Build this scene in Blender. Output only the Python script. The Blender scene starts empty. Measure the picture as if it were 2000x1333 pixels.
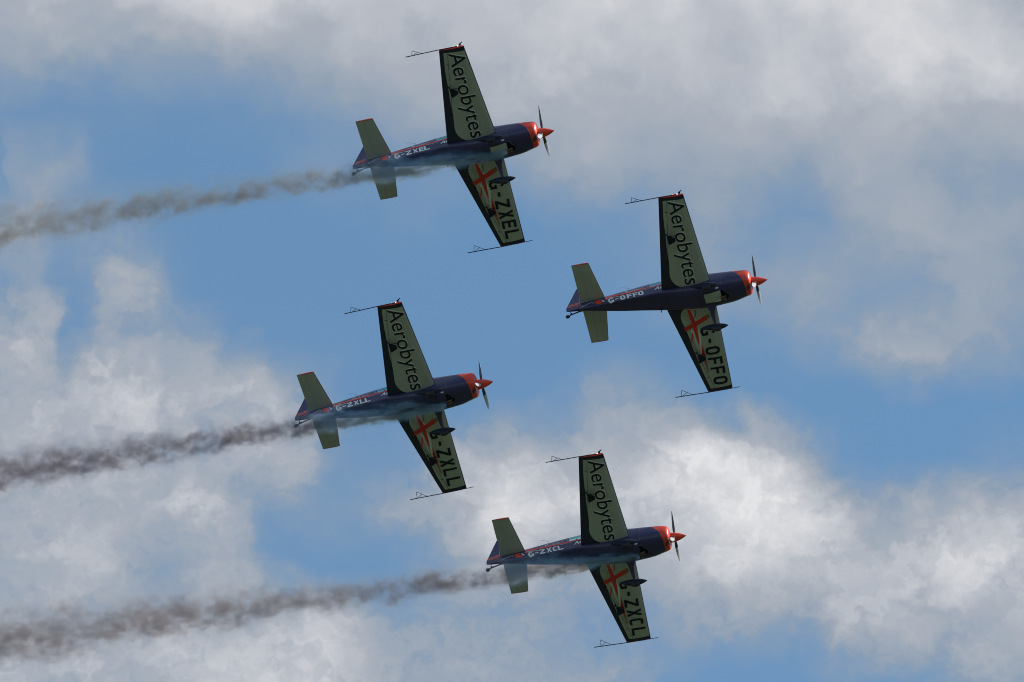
import bpy, bmesh, math, random
from mathutils import Vector, Matrix
from mathutils.geometry import tessellate_polygon

sc = bpy.context.scene
COL = sc.collection
R = math.radians

# ------------------------------------------------------------------ camera
ELEV = R(30.0)
CE, SE = math.cos(ELEV), math.sin(ELEV)
CAM = Vector((0.0, 0.0, 1.7))
cam_d = bpy.data.cameras.new("camera")
cam_d.lens = 400.0
cam_d.sensor_width = 36.0
cam_d.sensor_fit = 'HORIZONTAL'
cam_d.clip_start = 1.0
cam_d.clip_end = 120000.0
cam = bpy.data.objects.new("camera", cam_d)
COL.objects.link(cam)
cam.location = CAM
cam.rotation_euler = (R(90.0) + ELEV, 0.0, 0.0)
sc.camera = cam
# world axes of the line of sight: RIGHT, UP, AHEAD
RIGHT, UP, AHEAD = Vector((1, 0, 0)), Vector((0, -SE, CE)), Vector((0, CE, SE))

# ------------------------------------------------------------------ view
sc.view_settings.view_transform = 'Standard'
sc.view_settings.look = 'None'
sc.view_settings.exposure = 0.0
sc.view_settings.gamma = 1.0
sc.view_settings.use_curve_mapping = False
sc.cycles.volume_step_rate = 1.0
sc.cycles.volume_max_steps = 512
sc.cycles.pixel_filter_type = 'BLACKMAN_HARRIS'
sc.cycles.filter_width = 1.05
sc.cycles.max_bounces = 8
sc.cycles.volume_bounces = 2
sc.cycles.transparent_max_bounces = 16

# ------------------------------------------------------------------ sun
SUN_DIR = Vector((0.75, 0.14, 0.66)).normalized()
sun_el = math.asin(SUN_DIR.z)
sun_az = math.atan2(SUN_DIR.x, SUN_DIR.y)
sun_d = bpy.data.lights.new("sun", 'SUN')
sun_d.energy = 4.5
sun_d.angle = R(0.53)
sun_d.color = (1.0, 0.95, 0.87)
sun = bpy.data.objects.new("sun", sun_d)
COL.objects.link(sun)
sun.rotation_euler = SUN_DIR.to_track_quat('Z', 'Y').to_euler()
sun.location = SUN_DIR * 900

# ------------------------------------------------------------------ node helper
class NT:
    def __init__(s, tree):
        s.t = tree
    def n(s, kind, **kw):
        nd = s.t.nodes.new(kind)
        for k, v in kw.items():
            setattr(nd, k, v)
        return nd
    def put(s, sock, v):
        if isinstance(v, bpy.types.NodeSocket):
            s.t.links.new(v, sock)
        else:
            sock.default_value = v
    def m(s, op, a, b=None, c=None, clamp=False):
        nd = s.n('ShaderNodeMath', operation=op, use_clamp=clamp)
        s.put(nd.inputs[0], a)
        if b is not None: s.put(nd.inputs[1], b)
        if c is not None: s.put(nd.inputs[2], c)
        return nd.outputs[0]
    def v(s, op, a, b=None, scale=None, out=0):
        nd = s.n('ShaderNodeVectorMath', operation=op)
        s.put(nd.inputs[0], a)
        if b is not None: s.put(nd.inputs[1], b)
        if scale is not None: s.put(nd.inputs['Scale'], scale)
        return nd.outputs[out]
    def noise(s, vec, scale, detail=2.0, rough=0.5, dist=0.0, color=False):
        nd = s.n('ShaderNodeTexNoise')
        s.put(nd.inputs['Vector'], vec)
        nd.inputs['Scale'].default_value = scale
        nd.inputs['Detail'].default_value = detail
        nd.inputs['Roughness'].default_value = rough
        nd.inputs['Distortion'].default_value = dist
        return nd.outputs['Color' if color else 'Fac']
    def xyz(s, x, y, z):
        nd = s.n('ShaderNodeCombineXYZ')
        for i, q in enumerate((x, y, z)): s.put(nd.inputs[i], q)
        return nd.outputs[0]
    def sep(s, vec):
        nd = s.n('ShaderNodeSeparateXYZ')
        s.put(nd.inputs[0], vec)
        return nd.outputs
    def rng(s, x, a, b, c=0.0, d=1.0, kind='SMOOTHSTEP'):
        nd = s.n('ShaderNodeMapRange', interpolation_type=kind)
        s.put(nd.inputs[0], x)
        for i, q in enumerate((a, b, c, d)): s.put(nd.inputs[i + 1], q)
        return nd.outputs[0]
    def mix(s, f, a, b):
        nd = s.n('ShaderNodeMix', data_type='RGBA')
        s.put(nd.inputs[0], f); s.put(nd.inputs[6], a); s.put(nd.inputs[7], b)
        return nd.outputs[2]
    def ramp(s, x, stops, kind='LINEAR'):
        nd = s.n('ShaderNodeValToRGB')
        cr = nd.color_ramp
        cr.interpolation = kind
        while len(cr.elements) > 1: cr.elements.remove(cr.elements[-1])
        for i, (p, c) in enumerate(stops):
            e = cr.elements[0] if i == 0 else cr.elements.new(p)
            e.position = p
            e.color = (*c, 1.0)
        s.put(nd.inputs[0], x)
        return nd.outputs[0]
    def curve(s, x, pts):
        nd = s.n('ShaderNodeFloatCurve')
        mp = nd.mapping
        mp.use_clip = True
        mp.extend = 'HORIZONTAL'
        cv = mp.curves[0]
        cv.points[0].location = pts[0]
        cv.points[1].location = pts[-1]
        for p in pts[1:-1]: cv.points.new(*p)
        mp.update()
        s.put(nd.inputs['Value'], x)
        return nd.outputs[0]

# ------------------------------------------------------------------ world: clear sky with drifting cumulus
W = bpy.data.worlds.new("World")
sc.world = W
W.use_nodes = True
W.node_tree.nodes.clear()
w = NT(W.node_tree)
SKY = 0.13
sky = w.n('ShaderNodeTexSky', sky_type='NISHITA')
sky.sun_disc = False
sky.sun_elevation = sun_el
sky.sun_rotation = sun_az
sky.altitude = 0.0
sky.air_density = 1.0
sky.dust_density = 0.0
sky.ozone_density = 1.8
d = w.v('NORMALIZE', w.n('ShaderNodeTexCoord').outputs['Generated'])
# azimuth / elevation style coordinates round the part of the sky the clouds below are described for
fw = w.m('MAXIMUM', w.v('DOT_PRODUCT', d, tuple(AHEAD), out=1), 0.02)
east = w.m('DIVIDE', w.v('DOT_PRODUCT', d, tuple(RIGHT), out=1), fw)
rise = w.m('DIVIDE', w.v('DOT_PRODUCT', d, tuple(UP), out=1), fw)
P = w.xyz(w.m('MULTIPLY', east, 222.2), w.m('MULTIPLY', rise, -222.2), 0.0)     # 1 unit = 0.26 degrees
warp1 = w.v('SUBTRACT', w.noise(P, 0.55, 3.0, 0.5, color=True), (0.5, 0.5, 0.5))
warp2 = w.v('SUBTRACT', w.noise(w.v('ADD', P, (31.0, 7.0, 3.0)), 1.9, 4.0, 0.55, color=True), (0.5, 0.5, 0.5))
Q = w.v('ADD', P, w.v('ADD', w.v('SCALE', warp1, scale=1.5), w.v('SCALE', warp2, scale=0.55)))
qx, qy, _ = w.sep(Q)
U = w.m('MULTIPLY_ADD', qx, 0.05, 0.5, clamp=True)
V = w.m('MULTIPLY_ADD', qy, 0.9, 6.0)                                         # bands 0..12 downwards
BANDS = [
 "0:60 125:65 250:70 375:85 500:84 625:76 750:70 875:71 1000:75 1125:80 1250:86 1330:89 1390:73 1500:85 1625:86 1750:86 1875:76 2000:62",
 "0:38 125:46 250:30 375:38 500:46 625:50 700:63 750:62 875:66 1000:66 1125:70 1250:70 1375:66 1500:71 1625:76 1750:82 1875:84 2000:80",
 "0:14 125:9 250:10 375:9 500:11 625:16 750:32 875:50 1000:60 1125:62 1250:60 1375:65 1500:63 1600:69 1750:62 1875:60 2000:60",
 "0:14 60:40 125:36 200:8 250:3 375:2 500:3 625:16 750:13 875:22 1000:35 1125:44 1250:40 1330:38 1400:45 1500:47 1625:50 1750:48 1875:39 2000:35",
 "0:34 60:38 125:28 250:16 375:5 500:1 625:0 700:2 790:12 875:8 1000:3 1125:10 1250:15 1375:32 1470:24 1550:14 1625:33 1700:44 1755:50 1875:48 2000:42",
 "0:24 60:36 125:12 200:46 250:52 310:32 360:8 450:1 625:0 750:0 875:0 1000:0 1125:3 1250:11 1375:31 1500:41 1625:37 1720:27 1790:26 1875:39 2000:39",
 "0:58 70:64 120:36 148:12 200:40 250:36 300:42 375:42 420:24 500:3 625:5 750:0 875:0 1000:0 1125:0 1250:2 1375:6 1500:13 1600:33 1690:41 1800:51 1900:44 2000:32",
 "0:54 125:60 220:68 295:86 330:62 400:60 500:62 560:42 620:38 680:10 750:0 875:0 1000:3 1110:14 1190:42 1260:36 1360:10 1450:2 1625:0 1750:0 1875:0 2000:2",
 "0:60 125:60 250:60 340:54 375:56 405:36 440:44 500:56 570:60 630:38 690:14 760:16 830:46 900:60 1000:68 1125:58 1230:64 1320:88 1410:92 1490:88 1560:62 1630:22 1690:3 1800:0 1900:8 2000:14",
 "0:70 125:56 250:60 375:64 450:50 500:32 540:16 600:30 650:24 750:34 860:52 930:72 1000:92 1100:78 1180:76 1260:82 1375:94 1500:97 1580:88 1640:76 1700:56 1780:50 1860:58 1940:66 2000:62",
 "0:56 125:61 230:54 310:36 375:46 450:50 520:26 600:6 750:6 850:26 940:50 1030:56 1125:50 1250:56 1375:71 1500:68 1625:72 1720:68 1800:76 1880:84 2000:72",
 "0:54 125:55 250:58 375:61 500:66 625:66 690:64 760:38 875:32 1000:42 1090:28 1180:25 1300:30 1400:38 1500:42 1570:38 1640:58 1760:60 1875:54 2000:60",
 "0:66 125:60 250:56 375:70 500:76 600:80 700:64 800:52 900:46 1000:40 1130:42 1240:40 1310:10 1375:4 1500:3 1625:6 1750:12 1875:30 2000:36",
]
cover = None
for j, b in enumerate(BANDS):
    pts = [(float(q.split(':')[0]) / 2000.0, float(q.split(':')[1]) / 100.0) for q in b.split()]
    hat = w.m('SUBTRACT', 1.0, w.m('ABSOLUTE', w.m('SUBTRACT', V, float(j))), clamp=True)
    if j == 0: hat = w.m('SUBTRACT', 1.0, V, clamp=True)
    if j == 12: hat = w.m('SUBTRACT', V, 11.0, clamp=True)
    row = w.curve(U, pts)
    cover = w.m('MULTIPLY', row, hat) if cover is None else w.m('MULTIPLY_ADD', row, hat, cover)
# elsewhere in the sky: broken cloud from broad noise
far_cover = w.rng(w.noise(d, 3.2, 8.0, 0.58), 0.42, 0.68, 0.0, 0.85)
inside = w.m('MULTIPLY', w.rng(w.m('ABSOLUTE', east), 0.06, 0.14, 1.0, 0.0), w.rng(w.m('ABSOLUTE', rise), 0.045, 0.11, 1.0, 0.0))
inside = w.m('MULTIPLY', inside, w.m('GREATER_THAN', w.v('DOT_PRODUCT', d, tuple(AHEAD), out=1), 0.1))
base = w.m('MULTIPLY_ADD', w.m('SUBTRACT', cover, far_cover), inside, far_cover)
soft = w.m('SUBTRACT', w.noise(w.v('ADD', P, w.v('SCALE', warp2, scale=1.2)), 0.72, 6.0, 0.45), 0.5)
torn = w.m('SUBTRACT', w.noise(w.v('ADD', w.v('MULTIPLY', P, (.80, 1.12, 1.0)), w.v('SCALE', warp2, scale=1.6)), 0.95, 8.0, 0.51, 0.6), 0.5)
west = w.m('MULTIPLY', w.rng(U, 0.32, 0.16), w.rng(V, 2.2, 4.2))
ragged = w.m('MULTIPLY_ADD', west, 0.4, w.m('MULTIPLY', w.rng(V, 4.0, 7.2), w.m('SUBTRACT', 1.0, w.m('MULTIPLY', west, 0.2))))
ragged = w.m('MAXIMUM', ragged, west)
fine = w.m('MULTIPLY_ADD', w.m('SUBTRACT', torn, soft), w.m('MINIMUM', ragged, 1.0), soft)
amp = w.m('MULTIPLY_ADD', w.rng(base, 0.02, 0.35), w.m('MULTIPLY_ADD', ragged, 0.22, 0.30), 0.085)
val = w.m('MULTIPLY_ADD', fine, amp, base, clamp=True)
cloud = w.ramp(val, [(0.0, (.230, .325, .465)), (0.38, (.280, .355, .455)), (0.6, (.395, .432, .495)), (0.8, (.565, .583, .625)), (1.0, (.77, .775, .79))])
mixf = w.rng(val, 0.02, 0.40, kind='LINEAR')
clear = w.v('MULTIPLY', sky.outputs[0], (.90, 1.07, 1.04))                    # a little less violet: moist lowland air
skycol = w.mix(mixf, clear, w.v('SCALE', cloud, scale=1.0 / SKY))
bg = w.n('ShaderNodeBackground')
bg.inputs['Strength'].default_value = SKY
w.put(bg.inputs['Color'], skycol)
w.t.links.new(bg.outputs[0], w.n('ShaderNodeOutputWorld').inputs['Surface'])
W.cycles.sampling_method = 'MANUAL'
W.cycles.sample_map_resolution = 512

# ------------------------------------------------------------------ materials
def material(name, base, rough=0.45, metal=0.0, coat=0.0, spec=0.5, vary=0.12, scale=3.0):
    m = bpy.data.materials.new(name)
    m.use_nodes = True
    t = NT(m.node_tree)
    p = m.node_tree.nodes['Principled BSDF']
    oc = t.n('ShaderNodeTexCoord').outputs['Object']
    f = t.noise(oc, scale, 6.0, 0.6)
    lo = tuple(c * (1 - vary) for c in base) + (1,)
    hi = tuple(min(1, c * (1 + vary)) for c in base) + (1,)
    t.put(p.inputs['Base Color'], t.mix(f, lo, hi))
    t.put(p.inputs['Roughness'], t.rng(t.noise(oc, scale * 2.3, 4.0), 0.3, 0.7, max(0.03, rough - 0.06), rough + 0.06, 'LINEAR'))
    p.inputs['Metallic'].default_value = metal
    p.inputs['Coat Weight'].default_value = coat
    p.inputs['Coat Roughness'].default_value = 0.06
    p.inputs['Specular IOR Level'].default_value = spec
    return m

M = {
 'navyshade': material('shaded_navy_paint', (.020, .024, .055), .38, coat=.2, spec=.4),  # the navy again for the wings, with their underside shade put into the colour
 'navy':   material('navy_paint', (.047, .041, .112), .36, coat=.2, spec=.4),
 'ink':    material('navy_lettering', (.014, .018, .040), .5, spec=.25),
 'cream':  material('silver_grey_paint', (.49, .525, .46), .42, coat=.6, spec=.4, vary=.12),
 'white':  material('white_paint', (.90, .90, .90), .45, spec=.35, vary=.04),
 'red':    material('red_paint', (.96, .068, .026), .36, coat=.08),
 'flagred': material('flag_red_paint', (.82, .040, .025), .42),
 'deepred':material('dull_red_mesh', (.22, .03, .02), .6),
 'orange': material('faded_orange_paint', (.42, .16, .06), .5),
 'seam':   material('paint_seam', (.30, .33, .27), .6),
 'grey':   material('grey_paint', (.30, .31, .33), .5),
 'dark':   material('black_recess', (.006, .006, .008), .7, spec=.2),
 'rubber': material('tyre_rubber', (.03, .026, .028), .75),
 'steel':  material('dark_steel', (.05, .05, .06), .4, metal=.6),
 'rust':   material('burnt_steel_pipe', (.15, .085, .06), .55, metal=.2),
 'bladef': material('pale_blade_face', (.46, .46, .48), .6, coat=0.0, vary=.04),
 'bladeb': material('dark_blade_back', (.05, .055, .065), .5),
 'seat':   material('black_seat_cloth', (.02, .02, .022), .9),
}
def lamp_mat(name, col, e):
    m = bpy.data.materials.new(name)
    m.use_nodes = True
    p = m.node_tree.nodes['Principled BSDF']
    p.inputs['Base Color'].default_value = (*col, 1)
    p.inputs['Emission Color'].default_value = (*col, 1)
    p.inputs['Emission Strength'].default_value = e
    return m
M['navlamp'] = lamp_mat('lit_orange_lamp', (1.0, .20, .03), 3.0)
M['strobe'] = lamp_mat('lit_white_lamp', (1.0, 1.0, 1.0), 1.5)
# tinted canopy acrylic
gm = bpy.data.materials.new('teal_canopy_acrylic')
gm.use_nodes = True
gm.node_tree.nodes.clear()
g = NT(gm.node_tree)
tr = g.n('ShaderNodeBsdfTransparent'); tr.inputs[0].default_value = (.58, .90, .92, 1)
gl = g.n('ShaderNodeBsdfGlossy'); gl.inputs['Roughness'].default_value = 0.04
fr = g.n('ShaderNodeFresnel'); fr.inputs[0].default_value = 1.45
mx = g.n('ShaderNodeMixShader')
g.put(mx.inputs[0], g.m('MULTIPLY', fr.outputs[0], 0.6)); g.t.links.new(tr.outputs[0], mx.inputs[1]); g.t.links.new(gl.outputs[0], mx.inputs[2])
g.t.links.new(mx.outputs[0], g.n('ShaderNodeOutputMaterial').inputs[0])
M['canopy'] = gm

# ------------------------------------------------------------------ ground
def mesh_obj(name, verts, faces, mats, mi=None, smooth=True, sharp=None):
    me = bpy.data.meshes.new(name)
    me.from_pydata([tuple(q) for q in verts], [], faces)
    for m in mats: me.materials.append(m)
    if mi: me.polygons.foreach_set('material_index', mi)
    if smooth:
        me.polygons.foreach_set('use_smooth', [True] * len(me.polygons))
        if sharp is not None:
            me.set_sharp_from_angle(angle=R(sharp))
    me.update()
    return me

gmat = bpy.data.materials.new('airfield_grass')
gmat.use_nodes = True
t = NT(gmat.node_tree)
oc = t.n('ShaderNodeTexCoord').outputs['Object']
fields = t.noise(oc, 0.004, 6.0, 0.6)
blades = t.noise(oc, 0.6, 8.0, 0.7)
gcol = t.ramp(t.m('MULTIPLY_ADD', blades, 0.35, t.m('MULTIPLY', fields, 0.65)), [(.3, (.035, .052, .027)), (.5, (.049, .063, .037)), (.7, (.070, .075, .050))])
t.put(gmat.node_tree.nodes['Principled BSDF'].inputs['Base Color'], gcol)
gmat.node_tree.nodes['Principled BSDF'].inputs['Roughness'].default_value = 0.95
gmat.node_tree.nodes['Principled BSDF'].inputs['Specular IOR Level'].default_value = 0.1
gs, gn = 40000.0, 16
gv = [(-gs / 2 + gs * i / gn, -gs / 2 + gs * j / gn, 0) for j in range(gn + 1) for i in range(gn + 1)]
gf = [(j * (gn + 1) + i, j * (gn + 1) + i + 1, (j + 1) * (gn + 1) + i + 1, (j + 1) * (gn + 1) + i) for j in range(gn) for i in range(gn)]
ground = bpy.data.objects.new('ground', mesh_obj('ground', gv, gf, [gmat], smooth=False))
COL.objects.link(ground)
ground['kind'] = 'structure'
ground['label'] = 'green airfield grass below the flying display'

# ------------------------------------------------------------------ shape builder: collects pieces, ends as ONE mesh
class Build:
    def __init__(s):
        s.v, s.f, s.mi, s.mats = [], [], [], []
    def mat(s, key):
        m = M[key]
        if m not in s.mats: s.mats.append(m)
        return s.mats.index(m)
    def add(s, verts, faces, key):
        o, k = len(s.v), s.mat(key)
        s.v += [Vector(q) for q in verts]
        for f in faces:
            s.f.append(tuple(o + i for i in f)); s.mi.append(k)
        return s
    def loft(s, rings, key, cap=(True, True), closed=True):
        n = len(rings[0]); vs = [q for r in rings for q in r]; fs = []
        for i in range(len(rings) - 1):
            for j in range(n if closed else n - 1):
                a, b = i * n + j, i * n + (j + 1) % n
                fs.append((a, b, b + n, a + n))
        if cap[0]: fs.append(tuple(range(n - 1, -1, -1)))
        if cap[1]: fs.append(tuple((len(rings) - 1) * n + j for j in range(n)))
        return s.add(vs, fs, key)
    def tube(s, pts, r, key, n=8):
        pts = [Vector(q) for q in pts]; rings = []
        rr = r if isinstance(r, (list, tuple)) else [r] * len(pts)
        for i, p in enumerate(pts):
            dd = (pts[min(i + 1, len(pts) - 1)] - pts[max(i - 1, 0)]).normalized()
            a = dd.cross(Vector((0.31, 0.22, 0.92))).normalized(); b = dd.cross(a)
            rings.append([p + (a * math.cos(k * 2 * math.pi / n) + b * math.sin(k * 2 * math.pi / n)) * rr[i] for k in range(n)])
        return s.loft(rings, key)
    def ball(s, c, r, key, n=10):
        c = Vector(c); r = r if isinstance(r, tuple) else (r, r, r)
        rings = []
        for i in range(1, n):
            th = math.pi * i / n
            rings.append([c + Vector((r[0] * math.cos(th), r[1] * math.sin(th) * math.cos(2 * math.pi * k / (2 * n)), r[2] * math.sin(th) * math.sin(2 * math.pi * k / (2 * n)))) for k in range(2 * n)])
        return s.loft(rings, key)
    def slab(s, poly, depth, key):
        """closed 3-D outline extruded by the vector depth"""
        a = [Vector(q) for q in poly]; b = [q + Vector(depth) for q in a]
        return s.loft([a, b], key)
    def decal(s, polys, fn, key, da=0.04, db=None):
        """flat 2-D polygons cut into small pieces and laid on a surface by fn(a, b) -> point"""
        bm = bmesh.new()
        for poly in polys:
            tris = poly if poly and isinstance(poly[0], list) else [[poly[i] for i in tri] for tri in tessellate_polygon([[Vector((a, b, 0)) for a, b in poly]])]
            for tri in tris:
                try: bm.faces.new([bm.verts.new((a, b, 0)) for a, b in tri])
                except ValueError: pass
        bmesh.ops.remove_doubles(bm, verts=bm.verts, dist=1e-5)
        for ax, st in ((0, da), (1, db)):
            if not st or not bm.verts: continue
            lo = min(v.co[ax] for v in bm.verts); hi = max(v.co[ax] for v in bm.verts)
            k = math.floor(lo / st) + 1
            while k * st < hi:
                co = Vector((0, 0, 0)); co[ax] = k * st; no = Vector((0, 0, 0)); no[ax] = 1
                bmesh.ops.bisect_plane(bm, geom=bm.verts[:] + bm.edges[:] + bm.faces[:], plane_co=co, plane_no=no, dist=1e-6)
                k += 1
        bm.verts.index_update()
        s.add([fn(v.co.x, v.co.y) for v in bm.verts], [tuple(v.index for v in f.verts) for f in bm.faces], key)
        bm.free()
        return s
    def mesh(s, name, sharp=35, smooth=True):
        return mesh_obj(name, s.v, s.f, s.mats, s.mi, smooth, sharp)

# ------------------------------------------------------------------ lettering
def glyph(ch, sW=0.175):
    Wd = 0.66
    if ch == '-': return [[(.0, .38), (.40, .38), (.40, .56), (.0, .56)]], .40
    if ch == 'L': return [[(0, 0), (Wd, 0), (Wd, sW), (sW, sW), (sW, 1), (0, 1)]], Wd
    if ch == 'E': return [[(0, 0), (Wd, 0), (Wd, sW), (sW, sW), (sW, .42), (Wd * .9, .42), (Wd * .9, .42 + sW), (sW, .42 + sW), (sW, 1 - sW), (Wd, 1 - sW), (Wd, 1), (0, 1)]], Wd
    if ch == 'F': return [[(0, 0), (sW, 0), (sW, .38), (Wd * .9, .38), (Wd * .9, .38 + sW), (sW, .38 + sW), (sW, 1 - sW), (Wd, 1 - sW), (Wd, 1), (0, 1)]], Wd
    if ch == 'Z': return [[(0, 0), (Wd, 0), (Wd, sW), (.25, sW), (Wd, 1 - sW * .9), (Wd, 1), (0, 1), (0, 1 - sW), (Wd - .25, 1 - sW), (0, sW * .9)]], Wd
    if ch == 'X': return [[(0, 0), (.21, 0), (Wd / 2, .35), (Wd - .21, 0), (Wd, 0), (Wd / 2 + .115, .5), (Wd, 1), (Wd - .21, 1), (Wd / 2, .65), (.21, 1), (0, 1), (Wd / 2 - .115, .5)]], Wd
    def ring(t0, t1, n=40):
        o, i_ = [], []
        for k in range(n + 1):
            th = R(t0 + (t1 - t0) * k / n); c, s_ = math.cos(th), math.sin(th); e = 2 / 2.9
            f = lambda q: math.copysign(abs(q) ** e, q)
            o.append((Wd / 2 + Wd / 2 * f(c), .5 + .5 * f(s_))); i_.append((Wd / 2 + (Wd / 2 - sW) * f(c), .5 + (.5 - sW * .95) * f(s_)))
        return [[o[k], o[k + 1], i_[k + 1], i_[k]] for k in range(n)]
    if ch == 'O': return [ring(0, 360)], Wd
    if ch == 'C': return [ring(42, 318)], Wd
    if ch == 'G': return [ring(42, 312), [(Wd - sW, .165), (Wd + .02, 0.0), (Wd + .02, .50), (Wd * .52, .50), (Wd * .52, .36), (Wd - sW, .36)]], Wd
    return [], Wd
def place(polys, fx):
    out = []
    for p in polys:
        out.append([[fx(*q) for q in tri] for tri in p] if isinstance(p[0], list) else [fx(*q) for q in p])
    return out
def font_tris(text, offset=0.0):
    cu = bpy.data.curves.new('lettering', 'FONT')
    cu.body = text; cu.offset = offset; cu.resolution_u = 4
    ob = bpy.data.objects.new('lettering', cu); COL.objects.link(ob)
    bpy.context.view_layer.update()
    me = ob.evaluated_get(bpy.context.evaluated_depsgraph_get()).to_mesh()
    vs = [(v.co.x, v.co.y) for v in me.vertices]
    tris = [[vs[i] for i in p.vertices] for p in me.polygons]
    ob.to_mesh_clear()
    bpy.data.objects.remove(ob); bpy.data.curves.remove(cu)
    x0 = min(q[0] for t_ in tris for q in t_); x1 = max(q[0] for t_ in tris for q in t_)
    return tris, x0, x1, max(q[1] for t_ in tris for q in t_)

# ------------------------------------------------------------------ aircraft surfaces (x ahead of the spinner tip = 0, y to its left, z up)
ST = [  # x, half width, top, widest height, bottom, exponent above, exponent below
 (-6.46, .055, .46, .26, .100, 2.2, 3.0), (-6.27, .080, .48, .25, .065, 2.2, 3.5), (-5.55, .165, .56, .18, -.036, 2.1, 6.5),
 (-4.95, .238, .635, .10, -.108, 2.2, 8.0), (-4.20, .315, .735, .03, -.195, 2.2, 8.0), (-3.65, .382, .795, -.02, -.272, 2.1, 6.0),
 (-3.00, .425, .83, -.06, -.42, 2.1, 4.0), (-2.40, .470, .76, -.08, -.535, 2.3, 3.4), (-1.90, .505, .47, -.075, -.555, 2.8, 3.0),
 (-1.56, .500, .425, -.07, -.520, 2.8, 2.9), (-1.14, .476, .405, -.05, -.485, 2.7, 2.8), (-.83, .436, .395, .0, -.405, 2.6, 2.6),
 (-.67, .407, .385, .01, -.365, 2.6, 2.6), (-.60, .372, .352, .005, -.335, 2.5, 2.5), (-.555, .300, .29, .0, -.275, 2.4, 2.4), (-.535, .215, .21, .0, -.20, 2.2, 2.2)]
def station(x):
    x = min(max(x, ST[0][0]), ST[-1][0])
    i = 0
    while i < len(ST) - 2 and x > ST[i + 1][0]: i += 1
    a, b = ST[i], ST[i + 1]
    h = b[0] - a[0]; t_ = (x - a[0]) / h
    out = []
    for k in range(1, 7):
        d0 = (b[k] - a[k]) / h
        dl = (a[k] - ST[i - 1][k]) / (a[0] - ST[i - 1][0]) if i > 0 else d0
        dr = (ST[i + 2][k] - b[k]) / (ST[i + 2][0] - b[0]) if i + 2 < len(ST) else d0
        ma = 0 if dl * d0 <= 0 else 2 * dl * d0 / (dl + d0)
        mb = 0 if dr * d0 <= 0 else 2 * dr * d0 / (dr + d0)
        out.append((2 * t_**3 - 3 * t_**2 + 1) * a[k] + (t_**3 - 2 * t_**2 + t_) * h * ma + (-2 * t_**3 + 3 * t_**2) * b[k] + (t_**3 - t_**2) * h * mb)
    return out
SILL = 0.265
CAN0, CAN1 = -4.06, -2.02
def fus_point(x, th, cut=True):
    wd, zt, zm, zb, nt, nb = station(x)
    c, s_ = math.cos(th), math.sin(th)
    n = nt if s_ >= 0 else nb
    y = wd * math.copysign(abs(c) ** (2 / n), c)
    z = zm + ((zt - zm) if s_ >= 0 else (zm - zb)) * math.copysign(abs(s_) ** (2 / n), s_)
    return Vector((x, y, z))
def fus_side(x, z, side=-1, off=.004):
    if x < -6.44:                                                  # on the rudder
        return Vector((x, side * (max(.006, .048 * (x + 6.95) / .5) + off), z))
    wd, zt, zm, zb, nt, nb = station(x)
    if z >= zm: q = 1 - min(1, (z - zm) / (zt - zm)) ** nt; n = nt
    else: q = 1 - min(1, (zm - z) / (zm - zb)) ** nb; n = nb
    return Vector((x, side * (wd * max(0, q) ** (1 / n) + off), z))
def fus_belly(x, y, off=.005):
    wd, zt, zm, zb, nt, nb = station(x)
    q = 1 - min(1, abs(y) / wd) ** nb
    return Vector((x, y, zm - (zm - zb) * max(0, q) ** (1 / nb) - off))
def cowl_edge(z):
    pts = [(-.50, -.70), (-.40, -.735), (-.22, -.815), (-.1, -.88), (0, -.96), (.18, -1.13), (.30, -1.20), (.45, -1.23)]
    if z <= pts[0][0]: return pts[0][1]
    for (a, xa), (b, xb) in zip(pts, pts[1:]):
        if z <= b: return xa + (xb - xa) * (z - a) / (b - a)
    return pts[-1][1]
def edge_x(th):
    x = -.9
    for _ in range(12): x = cowl_edge(fus_point(x, th).z)
    return x
def wing_x(y):
    t_ = (abs(y) - .4) / 3.6
    return -1.865 - .17 * t_, -3.545 + .665 * t_
def wing_z(y): return -.125 + .030 * abs(y) / 4
def foil(c, T):
    c = min(max(c, 0), 1)
    return 5 * T * (.2969 * math.sqrt(c) - .126 * c - .3516 * c**2 + .2843 * c**3 - .1036 * c**4)
def wing_under(x, y, off=.003):
    le, te = wing_x(y); ch = le - te
    T = .15 - .02 * abs(y) / 4
    return Vector((x, y, wing_z(y) - foil((le - x) / ch, T) * ch - off))
def foil_ring(le, te, y, z, T, n=22):
    ch = le - te; top, bot = [], []
    for k in range(n + 1):
        c = .5 * (1 - math.cos(math.pi * k / n))
        tz = foil(c, T) * ch + (.0015 if k == n else 0)
        top.append(Vector((le - c * ch, y, z + tz))); bot.append(Vector((le - c * ch, y, z - tz)))
    return top + bot[:0:-1]

CACHE = {}
def cached(key, fn):
    if key not in CACHE: CACHE[key] = fn()
    return CACHE[key]

AERO, AX0, AX1, AH = font_tris("Aerobytes", 0.003)
AERO_CAP = max(q[1] for t_ in font_tris("A")[0] for q in t_)

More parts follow.
